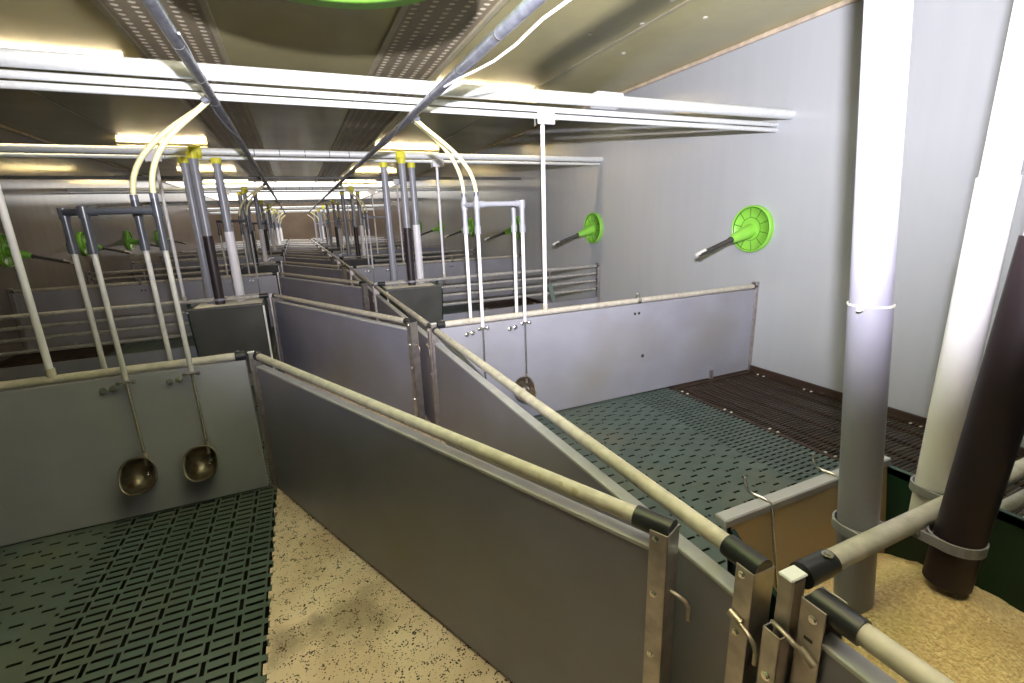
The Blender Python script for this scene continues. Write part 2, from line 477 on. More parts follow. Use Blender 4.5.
def gen_grating(s, dense_in, dense_out, total, L, cw, py, slen, sw, dense_first):
    """u = distance from the aisle; strips of dense cells and strips of sparse cells"""
    mb = MB()
    def X(u): return s * u
    def cell(u0, u1, y0, y1, a0, a1, b0, b1):
        xs = sorted((X(u0), X(u1))); hs = sorted((X(a0), X(a1)))
        slot_cells(mb, xs[0], xs[1], y0, y1, hs[0], hs[1], b0, b1)
    def pl(u0, u1, y0, y1):
        xs = sorted((X(u0), X(u1))); plate(mb, xs[0], xs[1], y0, y1)
    lw = 0.022                         # width of the strip with lengthwise slots
    u = 0.0
    while u < total - 1e-6:
        dense = dense_in <= u + 0.01 < dense_out
        w = cw if dense else 0.082
        w = min(w, total - u)
        if dense:
            y = 0.0
            ny = round(L / (2 * py)); P = L / ny / 2
            for j in range(ny * 2):
                m0 = (w - lw - slen) / 2
                cell(u + lw, u + w, y, y + P, u + lw + m0, u + w - m0, y + (P - sw)/2, y + (P + sw)/2)
                y += P
            y = 0.0
            for j in range(ny):
                lq = sw * 0.5 if s < 0 else 0.0018
                cell(u, u + lw, y, y + 2*P, u + lw/2 - lq, u + lw/2 + lq, y + 0.2*P, y + 1.6*P)
                y += 2 * P
        else:
            P = 0.088; ny = round(L / P); P = L / ny
            col = int(round(u / 0.082)); off = 0.5 * P if col % 2 else 0.0
            lw2 = 0.022
            sl = 0.044
            if off: pl(u + lw2, u + w, 0, off)
            y = off
            while y + P <= L + 1e-6:
                if w > 0.075:
                    m0 = (w - lw2 - sl) / 2
                    cell(u + lw2, u + w, y, y + P, u + lw2 + m0, u + w - m0, y + P/2 - 0.0065, y + P/2 + 0.0065)
                else: pl(u + lw2, u + w, y, y + P)
                y += P
            if y < L - 1e-6: pl(u + lw2, u + w, y, L)
            for j in range(ny // 2):
                y0 = j * 2 * P; o2 = P if (col // 2) % 2 else 0
                cell(u, u + lw2, y0, y0 + 2*P, u + lw2/2 - 0.006, u + lw2/2 + 0.006, y0 + o2 + 0.4*P, y0 + o2 + 0.58*P)
            if ny % 2: pl(u, u + lw2, (ny - 1) * P, L)
        u += w
    # plank side walls
    xs = sorted((X(0), X(total)))
    mb.add([(xs[0],0,0),(xs[1],0,0),(xs[1],0,-0.03),(xs[0],0,-0.03)], [(0,3,2,1)])
    return mb
def brown_grating(s, u0, u1, L):
    mb = MB(); xs = sorted((s*u0, s*u1))
    p = 0.026; n = int((L - 0.06) / p)
    mb.rbox((xs[0], 0, -0.03), (xs[1], 0.03, 0.004), 0.003); mb.rbox((xs[0], L - 0.03, -0.03), (xs[1], L, 0.004), 0.003)
    for i in range(n):
        y = 0.03 + (i + 0.5) * p
        mb.box((xs[0], y - 0.0062, -0.006), (xs[1], y + 0.0062, 0.0))
    mb.rbox((xs[0], 0, -0.03), (xs[0] + 0.035, L, 0.004), 0.003); mb.rbox((xs[1] - 0.035, 0, -0.03), (xs[1], L, 0.004), 0.003)
    nc = 5
    for i in range(1, nc):
        x = xs[0] + (xs[1] - xs[0]) * i / nc
        mb.box((x - 0.006, 0, -0.022), (x + 0.006, L, -0.001))
    return mb
PL = PITCH
gr = gen_grating(1, 1.55, 1.98, 1.98, PL - 0.01, 0.0615, 0.036, 0.039, 0.0135, False)
mR = gr.build('green_slatted_floor', 'grating_green')
mRb = thing('brown_slatted_floor', '', 'slatted floor')
brown_grating(1, 1.98, 2.98, PL - 0.01).build('grate', 'grating_brown', mRb)
cl = MB()
for x, y in [(x_, y_ + d_) for x_ in (2.01, 2.9) for y_ in (0.18, 0.68, 1.1, 1.48, 1.86, 2.3) for d_ in (0, 0.06)]:
    cl.rbox((x - 0.010, y - 0.007, 0.0), (x + 0.010, y + 0.007, 0.009), 0.003)
cl.build('clip', 'white_clip', mRb)
gl = gen_grating(-1, 0.0, 0.76, 1.98, PL - 0.01, 0.095, 0.0435, 0.064, 0.0145, True)
mL = gl.build('green_slatted_floor', 'grating_green')
mLb = thing('brown_slatted_floor', '', 'slatted floor')
brown_grating(-1, 1.98, 2.98, PL - 0.01).build('grate', 'grating_brown', mLb)
for k in range(-1, 11):
    for s, c, xa, g, b in ((1, CR, AR + 0.02, mR, mRb), (-1, CL, AL + 0.018, mL, mLb)):
        y = c[0] + PITCH * k
        side = 'right' if s > 0 else 'left'
        where = 'under the photographer' if k < 0 else 'in the %s pen' % ORD[k]
        if k > 0 and not in_view((xa + s * 0.5, y + 1.2, 0), (xa + s * 1.5, y + 2.2, 0), (xa + s * 2.5, y + 2.2, 0)): continue
        if k == -1: o, ob = g, b
        else: o = g.copy(); COL.objects.link(o); ob = dup(b, (0, 0, 0), '')
        o.location = (xa, y + 0.005, 0); ob.location = (xa, y + 0.005, 0)
        tag(o, 'green plastic slatted floor %s on the %s' % (where, side), 'slatted floor', 'green slatted pen floors')
        ob['label'] = 'brown slatted grid floor along the %s wall %s' % (side, where)
        ob['group'] = 'brown slatted pen floors'

# ------------------------------------------------------------ pen dividers
def divider(s, kind, label):
    """crosswise pen wall from the aisle post to the side wall; local origin at the aisle line"""
    W = 2.985
    t = thing('pen_divider', label, 'pen wall')
    X = lambda u: s * u
    z = 0.79
    hop = kind == 'hopper'
    # aisle post with cap
    pw = 0.018 if (hop or s > 0) else 0.013
    MB().rbox((X(-pw), -0.015, 0), (X(pw), 0.015, 0.80), 0.003).build('post', 'steel', t)
    MB().rbox((X(-pw - 0.004), -0.015, 0.80), (X(pw + 0.004), 0.015, 0.806), 0.003).build('post_cap', 'galvanised', t)
    mb = MB(); mb.tube([(X(0.025), 0, z), (X(0.105 if hop else 0.075), 0, z)], 0.0245, 16)
    sl = mb.build('rail_sleeve', 'black_rubber', t)
    MB().bolt((X(0.088 if hop else 0.06), -0.004, z + 0.025), (0, 0, 1), 0.007, 0.006).build('bolt', 'bright_steel', sl)
    MB().tube([(X(0.10 if hop else 0.07), 0, z), (X(W - 0.02), 0, z)], 0.0205, 16).build('rail', 'cream_rail' if not hop else 'grey_rail', t)
    u0 = 0.03 if not hop else 0.70
    top = 0.765 if not hop else 0.36
    MB().rbox((X(u0), -0.0175, 0.01), (X(W - 0.01), 0.0175, top), 0.002).build('panel', 'panel_light', t)
    MB().rbox((X(W - 0.04), -0.024, 0.0), (X(W), 0.024, 0.83), 0.002).build('wall_post', 'steel', t)
    MB().tube([(X(W - 0.05), 0, z), (X(W - 0.015), 0, z)], 0.026, 12).build('rail_end_cap', 'black_rubber', t)
    if hop:
        for zb in (0.69, 0.59, 0.48):
            MB().tube([(X(0.72), 0, zb), (X(W - 0.02), 0, zb)], 0.0165, 12).build('bar', 'grey_rail', t)
            MB().tube([(X(W - 0.055), 0, zb), (X(W - 0.015), 0, zb)], 0.022, 12).build('bar_end_cap', 'black_rubber', t)
        MB().rbox((X(0.69), -0.012, 0.0), (X(0.72), 0.012, 0.81), 0.002).build('hopper_side_post', 'dark_green', t)
        MB().box((-0.03, -0.035, -0.13), (0.03, -0.025, 0.13), Matrix.Translation((X(2.23), 0, 0.49)) @ Matrix.Rotation(math.radians(-14 * s), 4, 'Y')).build('brace', 'green_brace', t)
        MB().rbox((X(2.2), -0.022, 0.47), (X(2.215), 0.022, 0.80), 0.002).build('bar_tie', 'steel', t)
    else:
        mb = MB()
        mb.ring((X(1.66), 0, z), 0.022, 0.03, 0.006, (1, 0, 0), 14); mb.rbox((X(1.65), -0.012, 0.80), (X(1.67), 0.012, 0.845), 0.002)
        mb.build('rail_clamp', 'bright_steel', t)
        mb = MB()
        for u, zz in ((1.62, 0.69), (1.66, 0.69)): mb.bolt((X(u), -0.0175, zz), (0, -1, 0), 0.008, 0.006)
        mb.bolt((X(1.71), -0.0175, 0.33), (0, -1, 0), 0.010, 0.006)
        mb.build('bolt', 'black_rod', t)
        MB().rbox((X(2.46), -0.03, 0.0), (X(2.50), -0.018, 0.085), 0.002).build('floor_bracket', 'steel', t)
    return t

protos = {}
def place(key, maker, loc, label, group=None):
    if key not in protos:
        o = maker(label); o.location = loc
        if group: o['group'] = group
        protos[key] = o
        return o
    return dup(protos[key], loc, label, group)

def where(k):
    return {0: 'nearest', 1: 'second', 2: 'third'}.get(k, ORD[k])

for k in range(12):
    for s, c, xa, side in ((1, CR, AR, 'right'), (-1, CL, AL, 'left')):
        if s < 0 and k == 0: continue
        kind = 'hopper' if k % 2 == 0 else 'drinker'
        desc = ('pen divider with open bars' if kind == 'hopper' else 'solid grey pen divider')
        place(('div', s, kind), lambda lb, s=s, kind=kind: divider(s, kind, lb), (xa, c[k], 0),
              '%s, %s from the camera on the %s side' % (desc, where(k), side), 'pen dividers')

# ------------------------------------------------------------ pen gates
def gate(length, ztop, zrail, label, side_pin=False):
    """gate along local +X, hinge at the origin, free end at x = length; local +Y is the far face"""
    t = thing('pen_gate', label, 'gate')
    L = length
    mb = MB(); mb.rbox((0.03, -0.017, 0.015), (L - 0.01, 0.017, ztop - 0.006), 0.001)
    mb.build('panel', 'panel_grey', t)
    mb = MB()
    mb.rbox((0.03, -0.0205, ztop - 0.012), (L - 0.02, 0.0205, ztop), 0.002)
    mb.build('top_profile', 'panel_edge', t)
    MB().tube([(0.03, 0, zrail), (L - 0.08, 0, zrail)], 0.0195, 16).build('rail', 'cream_rail', t)
    for a, b in ((0.016, 0.045), (L - 0.088, L - 0.002)):
        MB().tube([(a, 0, zrail), (b, 0, zrail)], 0.0245, 18).build('rail_sleeve', 'black_rubber', t)
    for a, b, e in ((0.0, 0.014, 0), (L - 0.042, L, 1)):
        mb = MB()
        zt = zrail + (0.002 if e else -0.01)
        for sy in (-1, 1):
            mb.rbox((a, sy * 0.0265, 0.0), (b, sy * 0.0295, zt), 0.001)
        xe = b if e else a
        mb.rbox((xe - 0.003 * (1 if e else -1), -0.0295, 0.0), (xe, 0.0295, zt), 0.001)
        mb.build('end_channel', 'steel', t)
    each([MB().bolt((L - 0.026, -0.0295, zz), (0, -1, 0), 0.0055, 0.006) for zz in (zrail - 0.015, zrail - 0.155, zrail - 0.32, zrail - 0.55)], 'bolt', 'bright_steel', t)
    # bent latch pin through the end channel
    mb = MB()
    zp = zrail - 0.155
    pts = [(L - 0.03, 0.0, zp), (L + 0.012, 0.0, zp), (L + 0.034, 0.0, zp - 0.006), (L + 0.042, 0.0, zp - 0.018), (L + 0.042, 0.0, zp - 0.05)]
    if side_pin:
        zp = zrail - 0.125
        pts = [(L - 0.035, -0.036, zp + 0.012), (L + 0.008, -0.040, zp), (L + 0.022, -0.042, zp - 0.006), (L + 0.03, -0.042, zp - 0.02), (L + 0.03, -0.042, zp - 0.05)]
        mb.tube([(L - 0.04, -0.036, zp + 0.013), (L - 0.012, -0.036, zp + 0.006)], 0.009, 10)
    mb.tube(pts, 0.0048, 8)
    mb.build('latch_pin', 'rust_steel', t)
    return t

ang_l = math.atan2(0.668 - 2.775, 0.657 + 0.272)
len_l = math.hypot(0.668 - 2.775, 0.657 + 0.272)
gl0 = None
for k in range(1, 12):
    lb = ('grey pen gate slanting across the aisle, %s from the camera' % where(k - 1)) if k > 1 else 'largest grey pen gate, swung slantwise across the aisle, edging the speckled concrete'
    loc = (AL + 0.028, CL[k] - 0.045, 0)
    if gl0 is None:
        gl0 = gate(len_l, 0.742, 0.790, lb); gl0.location = loc; gl0.rotation_euler = (0, 0, ang_l); gl0['group'] = 'slanting aisle gates'
    else: dup(gl0, loc, lb, 'slanting aisle gates')
gr0 = None
for k in range(1, 12):
    lb = 'grey gate closed along the right aisle side, %s from the camera' % ORD[k - 1]
    loc = (AR, CR[k] - 0.03, 0)
    if gr0 is None:
        gr0 = gate(2.431, 0.685, 0.766, lb, True); gr0.location = loc; gr0.rotation_euler = (0, 0, -math.pi / 2); gr0['group'] = 'right pen front gates'
    else: dup(gr0, loc, lb, 'right pen front gates')
# the gate running past the camera
def near_gate():
    t = thing('pen_gate', 'grey pen gate running out of the picture at the bottom right', 'gate', (AR + 0.016, 0.437, 0), -math.pi / 2, 'right pen front gates')
    L = 2.3; z = 0.77
    MB().rbox((0.03, -0.017, 0.015), (L, 0.017, 0.705), 0.001).build('panel', 'panel_grey', t)
    MB().rbox((0.03, -0.0205, 0.70), (L, 0.0205, 0.712), 0.002).build('top_profile', 'panel_edge', t)
    MB().tube([(0.08, 0, z), (L, 0, z)], 0.0195, 16).build('rail', 'cream_rail', t)
    MB().tube([(0.008, 0, z), (0.088, 0, z)], 0.0235, 20).build('rail_sleeve', 'black_rubber', t)
    mb = MB()
    for sy in (-1, 1): mb.rbox((0.0, sy * 0.0265, 0.0), (0.045, sy * 0.0295, 0.782), 0.001)
    mb.rbox((0.0, -0.0295, 0.0), (0.003, 0.0295, 0.782), 0.001)
    mb.build('end_channel', 'steel', t)
    each([MB().bolt((0.026, -0.0295, zz), (0, -1, 0), 0.0055, 0.006) for zz in (0.755, 0.60, 0.42)], 'bolt', 'bright_steel', t)
    MB().rbox((0.014, -0.0302, 0.705), (0.030, -0.0288, 0.712), 0.001).build('slot', 'black_rubber', t)
    mb = MB()
    mb.tube([(0.043, -0.036, 0.672), (0.02, -0.040, 0.684), (-0.018, -0.048, 0.702), (-0.030, -0.047, 0.703), (-0.038, -0.040, 0.696), (-0.040, -0.030, 0.682)], 0.0052, 8)
    mb.tube([(0.043, -0.036, 0.672), (0.014, -0.037, 0.686)], 0.0095, 10)
    mb.build('latch_pin', 'rust_steel', t)
    return t
near_gate()
# latch bracket on the nearest corner post
mb = MB()
mb.rbox((AR - 0.050, 0.440, 0.0), (AR - 0.047, 0.473, 0.70), 0.001)
mb.rbox((AR - 0.050, 0.440, 0.0), (AR - 0.022, 0.443, 0.70), 0.001)
mb.rbox((AR - 0.050, 0.473, 0.0), (AR - 0.022, 0.476, 0.70), 0.001)
t = thing('latch_bracket', 'steel latch channel beside the nearest corner post of the aisle', 'latch', (0, 0, 0))
mb.build('channel', 'steel', t)
MB().bolt((AR - 0.050, 0.458, 0.60), (-1, 0, 0), 0.006, 0.006).build('bolt', 'bright_steel', t)

# ------------------------------------------------------------ drinking bowls and water pipes
def bowl_mesh():
    mb = MB(); n = 28
    nrm = Vector((0, -0.88, 0.47)).normalized()        # opening looks out and up
    a = Vector((1, 0, 0)); b = nrm.cross(a) * -1
    if b.z < 0: b = -b
    prof = [(1.05, -0.004, 0), (1.07, 0.004, 0), (1.0, 0.006, 0), (0.94, -0.012, 0), (0.86, -0.045, 0), (0.66, -0.070, 0), (0.35, -0.082, 0), (0.02, -0.085, 0)]
    def P(f, h, k):
        th = 2 * math.pi * k / n
        cx = math.copysign(abs(math.cos(th)) ** 0.8, math.cos(th)); cz = math.copysign(abs(math.sin(th)) ** 0.8, math.sin(th))
        return a * cx * 0.062 * f + b * cz * 0.078 * f + nrm * h
    vs = []; fs = []
    for f, h, _ in prof:
        vs += [P(f, h, k) for k in range(n)]
    for i in range(len(prof) - 1):
        for k in range(n):
            fs.append((i*n+k, i*n+(k+1) % n, (i+1)*n+(k+1) % n, (i+1)*n+k))
    mb.add(vs, fs, True)
    vs = []; fs = []
    out = [(1.05, -0.004), (1.02, -0.02), (0.92, -0.055), (0.70, -0.082), (0.35, -0.094), (0.02, -0.096)]
    for f, h in out: vs += [P(f, h, k) for k in range(n)]
    for i in range(len(out) - 1):
        for k in range(n): fs.append((i*n+k, (i+1)*n+k, (i+1)*n+(k+1) % n, i*n+(k+1) % n))
    mb.add(vs, fs, True)
    return mb
def drinking_bowl(label):
    """origin on the divider face below the rail at the pipe; bowl hangs 0.55 m below"""
    t = thing('drinking_bowl', label, 'drinking bowl')
    y = -0.045
    bm = bowl_mesh(); bm.v = [(v[0] * 1.18 - 0.034, v[1] * 1.1 - 0.096, v[2] * 1.12 + 0.272) for v in bm.v]
    bm.build('bowl', 'bowl_steel', t)
    n = MB(); n.tube([(0.004, -0.02, 0.275), (0.004, -0.065, 0.262)], 0.010, 10); n.tube([(0.004, -0.05, 0.268), (0.004, -0.085, 0.255)], 0.006, 8)
    n.build('nipple', 'bright_steel', t)
    MB().tube([(0, y, 0.76), (0, y, 0.36)], 0.008, 10).build('supply_tube', 'bright_steel', t)
    MB().tube([(0, y, 0.37), (0, y, 0.30)], 0.0095, 10).build('supply_joint', 'rust_steel', t)
    mb = MB(); mb.rbox((-0.036, y - 0.014, 0.741), (0.036, y + 0.004, 0.751), 0.002); mb.bolt((-0.030, y - 0.014, 0.746), (0, -1, 0), 0.007, 0.008); mb.bolt((0.030, y - 0.014, 0.746), (0, -1, 0), 0.007, 0.008)
    mb.build('pipe_clamp', 'bright_steel', t)
    mb = MB(); mb.bolt((-0.065, -0.018, 0.715), (0, -1, 0), 0.011, 0.012); mb.bolt((-0.105, -0.018, 0.71), (0, -1, 0), 0.011, 0.012)
    mb.build('u_bolt_nut', 'bright_steel', t)
    return t
def water_pipes(s, label):
    t = thing('water_drop_pipes', label, 'water pipe')
    fr = (1.07 - AR, 1.385 - AR) if s > 0 else (AL + 0.57, AL + 0.84)
    bk = (1.03 - AR, 1.38 - AR) if s > 0 else (AL + 0.65, AL + 0.93)
    if s < 0: fr = (0.27, 0.54); bk = (0.375, 0.65)
    yf, yb = -0.062, 0.062
    zb = 1.545
    X = lambda u: s * u
    mats = ('white_pvc' if s > 0 else 'offwhite_pipe')
    each([MB().tube([(X(u), yf, 1.40), (X(u), yf, 0.755)], 0.0118, 12) for u in fr], 'front_pipe', mats, t)
    each([MB().tube([(X(u), yb, 1.40), (X(u), yb, 0.72)], 0.0118, 12) for u in bk], 'rear_pipe', mats, t)
    pvc = 'grey_pvc' if s > 0 else 'dark_pvc'
    mb = MB()
    for us, y in ((fr, yf), (bk, yb)):
        for i, u in enumerate(us):
            mb.tube([(X(u), y, 1.385), (X(u), y, zb + (0.05 if i == 0 else 0.0))], 0.0165, 12)
            mb.tube([(X(u), y, 1.36), (X(u), y, 1.41)], 0.021, 14)
    # elbows and crossbar
    mb.tube([(X(fr[0]), yf, zb), (X(fr[1]), yf, zb)], 0.0165, 12)
    mb.tube([(X(bk[1]), yb, zb), (X(fr[1]), yf, zb)], 0.0165, 12)
    mb.tube([(X(bk[0]), yb, zb), (X(fr[0]), yf, zb)], 0.0165, 12)
    for u, y in ((fr[0], yf), (fr[1], yf), (bk[0], yb), (bk[1], yb)):
        mb.tube([(X(u), y, zb - 0.03), (X(u), y, zb + 0.021)], 0.0215, 14)
    for u in (fr[0], ):
        mb.tube([(X(u + 0.015), yf, zb), (X(u + 0.05), yf, zb)], 0.0215, 12)
    mb.tube([(X(fr[1] - 0.015), yf, zb), (X(fr[1] - 0.05), yf, zb)], 0.0215, 12)
    mb.build('crossbar', pvc, t)
    # hoses up to the pipe that runs along the ceiling
    xt = (0.70 - AR) if s > 0 else (-0.265 - AL)
    def hose(p0, p1, ctrl):
        P = []
        a, b, c_, d = Vector(p0), Vector(p0) + Vector(ctrl[0]), Vector(p1) + Vector(ctrl[1]), Vector(p1)
        for i in range(17):
            q = i / 16
            P.append((1-q)**3*a + 3*(1-q)**2*q*b + 3*(1-q)*q*q*c_ + q**3*d)
        return MB().tube(P, 0.0125, 10)
    hose((xt + s * 0.015, -0.06, 2.03), (X(fr[0]), yf, zb + 0.05), ((s * 0.13, 0, -0.12), (s * 0.005, 0, 0.22))).build('hose', 'hose_cream', t)
    hose((xt + s * 0.02, 0.04, 2.045), (X(bk[0]), yb, zb + 0.05), ((s * 0.17, 0, -0.12), (s * 0.005, 0, 0.22))).build('hose', 'hose_cream', t)
    each([MB().tube([(xt, -0.07, 2.045), (xt + s * 0.04, -0.06, 2.02)], 0.018, 10), MB().tube([(xt, 0.04, 2.045), (xt + s * 0.04, 0.04, 2.035)], 0.018, 10)]
         + [MB().tube([(X(u), y, zb + 0.045), (X(u), y, zb + 0.075)], 0.0165, 10) for u, y in ((fr[0], yf), (bk[0], yb))], 'hose_clip', 'conduit_grey', t)
    return t, fr, bk
protos_w = {}
for k in range(1, 12, 2):
    for s, c, xa, side in ((1, CR, AR, 'right'), (-1, CL, AL, 'left')):
        lb = 'water pipes with pale hoses at the %s solid divider on the %s' % (ORD[(k - 1) // 2], side)
        if s not in protos_w:
            t, fr, bk = water_pipes(s, lb); t.location = (xa, c[k], 0); protos_w[s] = (t, fr, bk); t['group'] = 'water drop pipes'
        else: dup(protos_w[s][0], (xa, c[k], 0), lb, 'water drop pipes')
        fr = protos_w[s][1]
        for i, u in enumerate(fr):
            if k > 5: continue
            pos = ('nearer the aisle' if i == 0 else 'further from the aisle')
            place('bowl', drinking_bowl, (xa + s * u, c[k] - 0.017, 0), 'oval steel drinking bowl %s, %s solid divider on the %s' % (pos, ORD[(k - 1) // 2], side), 'drinking bowls')

# ------------------------------------------------------------ feed hoppers
HU0, HU1, HY0, HY1 = 0.052, 0.645, -0.46, 0.195
def hopper(s, label, near=False):
    t = thing('feed_hopper', label, 'feed hopper')
    X = lambda u: s * u
    zt = 0.775
    th = 0.012
    # front and back boards lean inwards to the trough
    def board(y, yb, name, m_out, m_in):
        mb = MB()
        sgn = 1 if y > 0 else -1
        vs = [(X(HU0), y, zt), (X(HU1), y, zt), (X(HU1), yb, 0.12), (X(HU0), yb, 0.12)]
        vi = [(p[0], p[1] - sgn * th, p[2]) for p in vs]
        mb.add(vs + vi, [(0, 1, 5, 4), (2, 3, 7, 6), (1, 2, 6, 5), (3, 0, 4, 7)])
        mb.add(vs, [(0, 1, 2, 3)]); mb.cur = 1; mb.add(vi, [(0, 3, 2, 1)])
        return mb.build(name, [m_out, m_in], t)
    board(HY0, HY0 + 0.14, 'front_board', 'hopper_board', 'tan_plastic')
    board(HY1, HY1 - 0.08, 'rear_board', 'hopper_board', 'tan_plastic')
    for nm, u, d in (('side_board', HU0, 0.012), ('side_board', HU1 - 0.012, 0.012)):
        mb = MB()
        zs = 0.64 if (near and u == HU0) else zt - 0.006
        P0 = [(X(u), HY0, zs), (X(u), HY1 - 0.19, zs), (X(u), HY1 - 0.005, zt - 0.01 if near else zs), (X(u), HY1 - 0.08, 0.08), (X(u), HY0 + 0.14, 0.08)]
        P1 = [(X(u + d), *p[1:]) for p in P0]
        mb.add(P0 + P1, [(0, 1, 2, 3, 4), (9, 8, 7, 6, 5)] + [(i, i + 5, (i + 1) % 5 + 5, (i + 1) % 5) for i in range(5)])
        mb.build(nm, 'dark_green', t)
    # rim profiles
    rm = 'rim_white'
    MB().rbox((X(HU0 - (0.018 if near else 0.01)), HY1 - 0.016, zt - 0.008), (X(HU1), HY1 + 0.018, zt + 0.014), 0.003).build('rim', 'panel_light' if near else rm, t)
    MB().rbox((X(HU0 - 0.01), HY0 - 0.012, zt - 0.015), (X(HU1 + 0.01), HY0 + 0.022, zt + 0.008), 0.003).build('rim', 'panel_edge' if near else 'hopper_board', t)
    MB().rbox((X(HU1 - 0.012), HY0, zt - 0.03), (X(HU1 + 0.004), HY1 - 0.016, zt - 0.008), 0.002).build('rim', 'dark_green' if near else rm, t)
    # trough foot
    MB().rbox((X(HU0), HY0 + 0.05, 0.0), (X(HU1), HY1 - 0.02, 0.12), 0.01).build('trough', 'steel', t)
    if not near:
        # lid board partly covering the mouth
        MB().rbox((X(HU0 + 0.012), HY0 + 0.03, zt - 0.03), (X(HU1 - 0.014), HY1 - 0.02, zt - 0.02), 0.002).build('lid', 'rim_white', t)
        MB().rbox((X(HU0 - 0.012), HY0 - 0.008, 0.02), (X(HU0 + 0.004), HY0 + 0.02, zt - 0.016), 0.002).build('corner_profile', 'rim_white', t)
    return t
def feed_z(x, y):
    d = math.hypot(x - 1.17, y - 0.40)
    z = 0.655 - 0.56 * max(0.0, d - 0.04)
    return max(z, 0.43) + 0.008 * noise.noise(Vector((x * 14, y * 14, 0))) + 0.004 * noise.noise(Vector((x * 45, y * 45, 3)))
hopper(1, 'feed hopper with tan inside full of yellow meal, at the bottom right beside the camera', near=True).location = (AR, CR[0], 0)
mb = MB(); nx, ny = 60, 70
xa_, xb_, ya_, yb_ = AR + HU0 + 0.013, AR + HU1 - 0.013, CR[0] + HY0 + 0.09, CR[0] + HY1 - 0.035
vs = [(xa_ + (xb_ - xa_) * i / nx, ya_ + (yb_ - ya_) * j / ny) for j in range(ny + 1) for i in range(nx + 1)]
mb.add([(x, y, feed_z(x, y)) for x, y in vs], [(j*(nx+1)+i, j*(nx+1)+i+1, (j+1)*(nx+1)+i+1, (j+1)*(nx+1)+i) for j in range(ny) for i in range(nx)], True)
tag(mb.build('feed_meal', 'feed_meal'), 'heap of coarse yellow feed meal filling the nearest hopper', 'feed', kind='stuff')
for k in range(2, 12, 2):
    for s, c, xa, side in ((1, CR, AR, 'right'), (-1, CL, AL, 'left')):
        place(('hop', s), lambda lb, s=s: hopper(s, lb), (xa, c[k], 0),
              'dark grey feed hopper with pale rim, %s far one on the %s' % (ORD[k // 2 - 1] if k > 2 else 'first', side), 'far feed hoppers')
# rods hooked over the rim of the near hopper
for dx, lb in ((0.0, 'bent wire hook over the hopper rim, further from the grey pipe'), (0.245, 'bent wire hook over the hopper rim, beside the grey pipe')):
    pts = [(0.905 + dx, 0.704, 0.835), (0.907 + dx, 0.702, 0.815), (0.912 + dx, 0.695, 0.798), (0.918 + dx, 0.682, 0.794), (0.924 + dx, 0.664, 0.793), (0.928 + dx, 0.648, 0.788), (0.926 + dx, 0.640, 0.77), (0.914 + dx, 0.600, 0.60)]
    tag(MB().tube(pts, 0.0036, 8).build('wire_hook', 'bright_steel'), lb, 'hook', 'wire hooks on the hopper rim')

# ------------------------------------------------------------ feed drop pipes
def clamp_part(x, y, r, z, toward, parent, m='clamp_grey'):
    """strap round a pipe with two ears on the rail side; toward = +1 rail lies at larger y"""
    mb = MB()
    mb.ring((x, y, z), r + 0.004, 0.022, 0.0035, n=28)
    for sx in (-1, 1):
        mb.rbox((x + sx * (r + 0.002), y, z - 0.011), (x + sx * (r + 0.0075), y + toward * (r + 0.015), z + 0.011), 0.001)
    o = mb.build('pipe_clamp', m, parent)
    MB().bolt((x - (r + 0.0075), y + toward * (r + 0.008), z), (-1, 0, 0), 0.006, 0.006).build('clamp_bolt', 'bright_steel', o)
    return o
def drop_pipe(kind, label, s=1):
    t = thing('feed_drop_pipe', label, 'feed pipe')
    if kind == 'grey':
        MB().tube([(0, 0, 0.62), (0, 0, 2.07)], 0.037, 20).build('upper_tube', 'grey_pvc', t)
        MB().tube([(0, 0, 2.035), (0, 0, 2.085)], 0.043, 16).build('top_collar', 'yellow_plastic', t)
        MB().tube([(0, 0, 0.60), (0, 0, 1.25)], 0.0395, 20).build('lower_sleeve', 'grey_pvc', t)
    elif kind == 'brown':
        MB().tube([(0, 0, 1.30), (0, 0, 2.11)], 0.037, 20).build('upper_tube', 'grey_pvc', t)
        MB().tube([(0, 0, 0.62), (0, 0, 1.39)], 0.0425, 20).build('lower_sleeve', 'brown_pvc', t)
        MB().tube([(0, 0, 2.06), (0, 0, 2.12)], 0.044, 16).build('top_collar', 'yellow_plastic', t)
        clamp_part(0, 0, 0.0425, 0.80, 1, t)
    else:
        MB().tube([(0, 0, 1.30), (0, 0, 2.07)], 0.037, 20).build('upper_tube', 'grey_pvc', t)
        MB().tube([(0, 0, 0.62), (0, 0, 1.42)], 0.0425, 20).build('lower_sleeve', 'white_pvc', t)
        MB().tube([(0, 0, 2.035), (0, 0, 2.085)], 0.043, 16).build('top_collar', 'yellow_plastic', t)
    return t
DP = {1: {'grey': (0.975, 0.06), 'brown': (1.145, -0.07), 'white': (1.28, 0.07)},
      -1: {'grey': (-0.825, 0.06), 'brown': (-0.735, -0.07), 'white': (-0.575, 0.07)}}
for k in range(2, 12, 2):
    for s, c, side in ((1, CR, 'right'), (-1, CL, 'left')):
        for kind in ('grey', 'brown', 'white'):
            x, dy = DP[s][kind]
            d = {'grey': 'plain grey feed pipe', 'brown': 'feed pipe with brown sleeve', 'white': 'feed pipe with white sleeve'}[kind]
            place(('dp', kind), lambda lb, kind=kind: drop_pipe(kind, lb), (x, c[k] + dy, 0),
                  '%s, at the %s far hopper on the %s' % (d, ORD[k // 2 - 1] if k > 2 else 'first', side), 'far feed drop pipes')
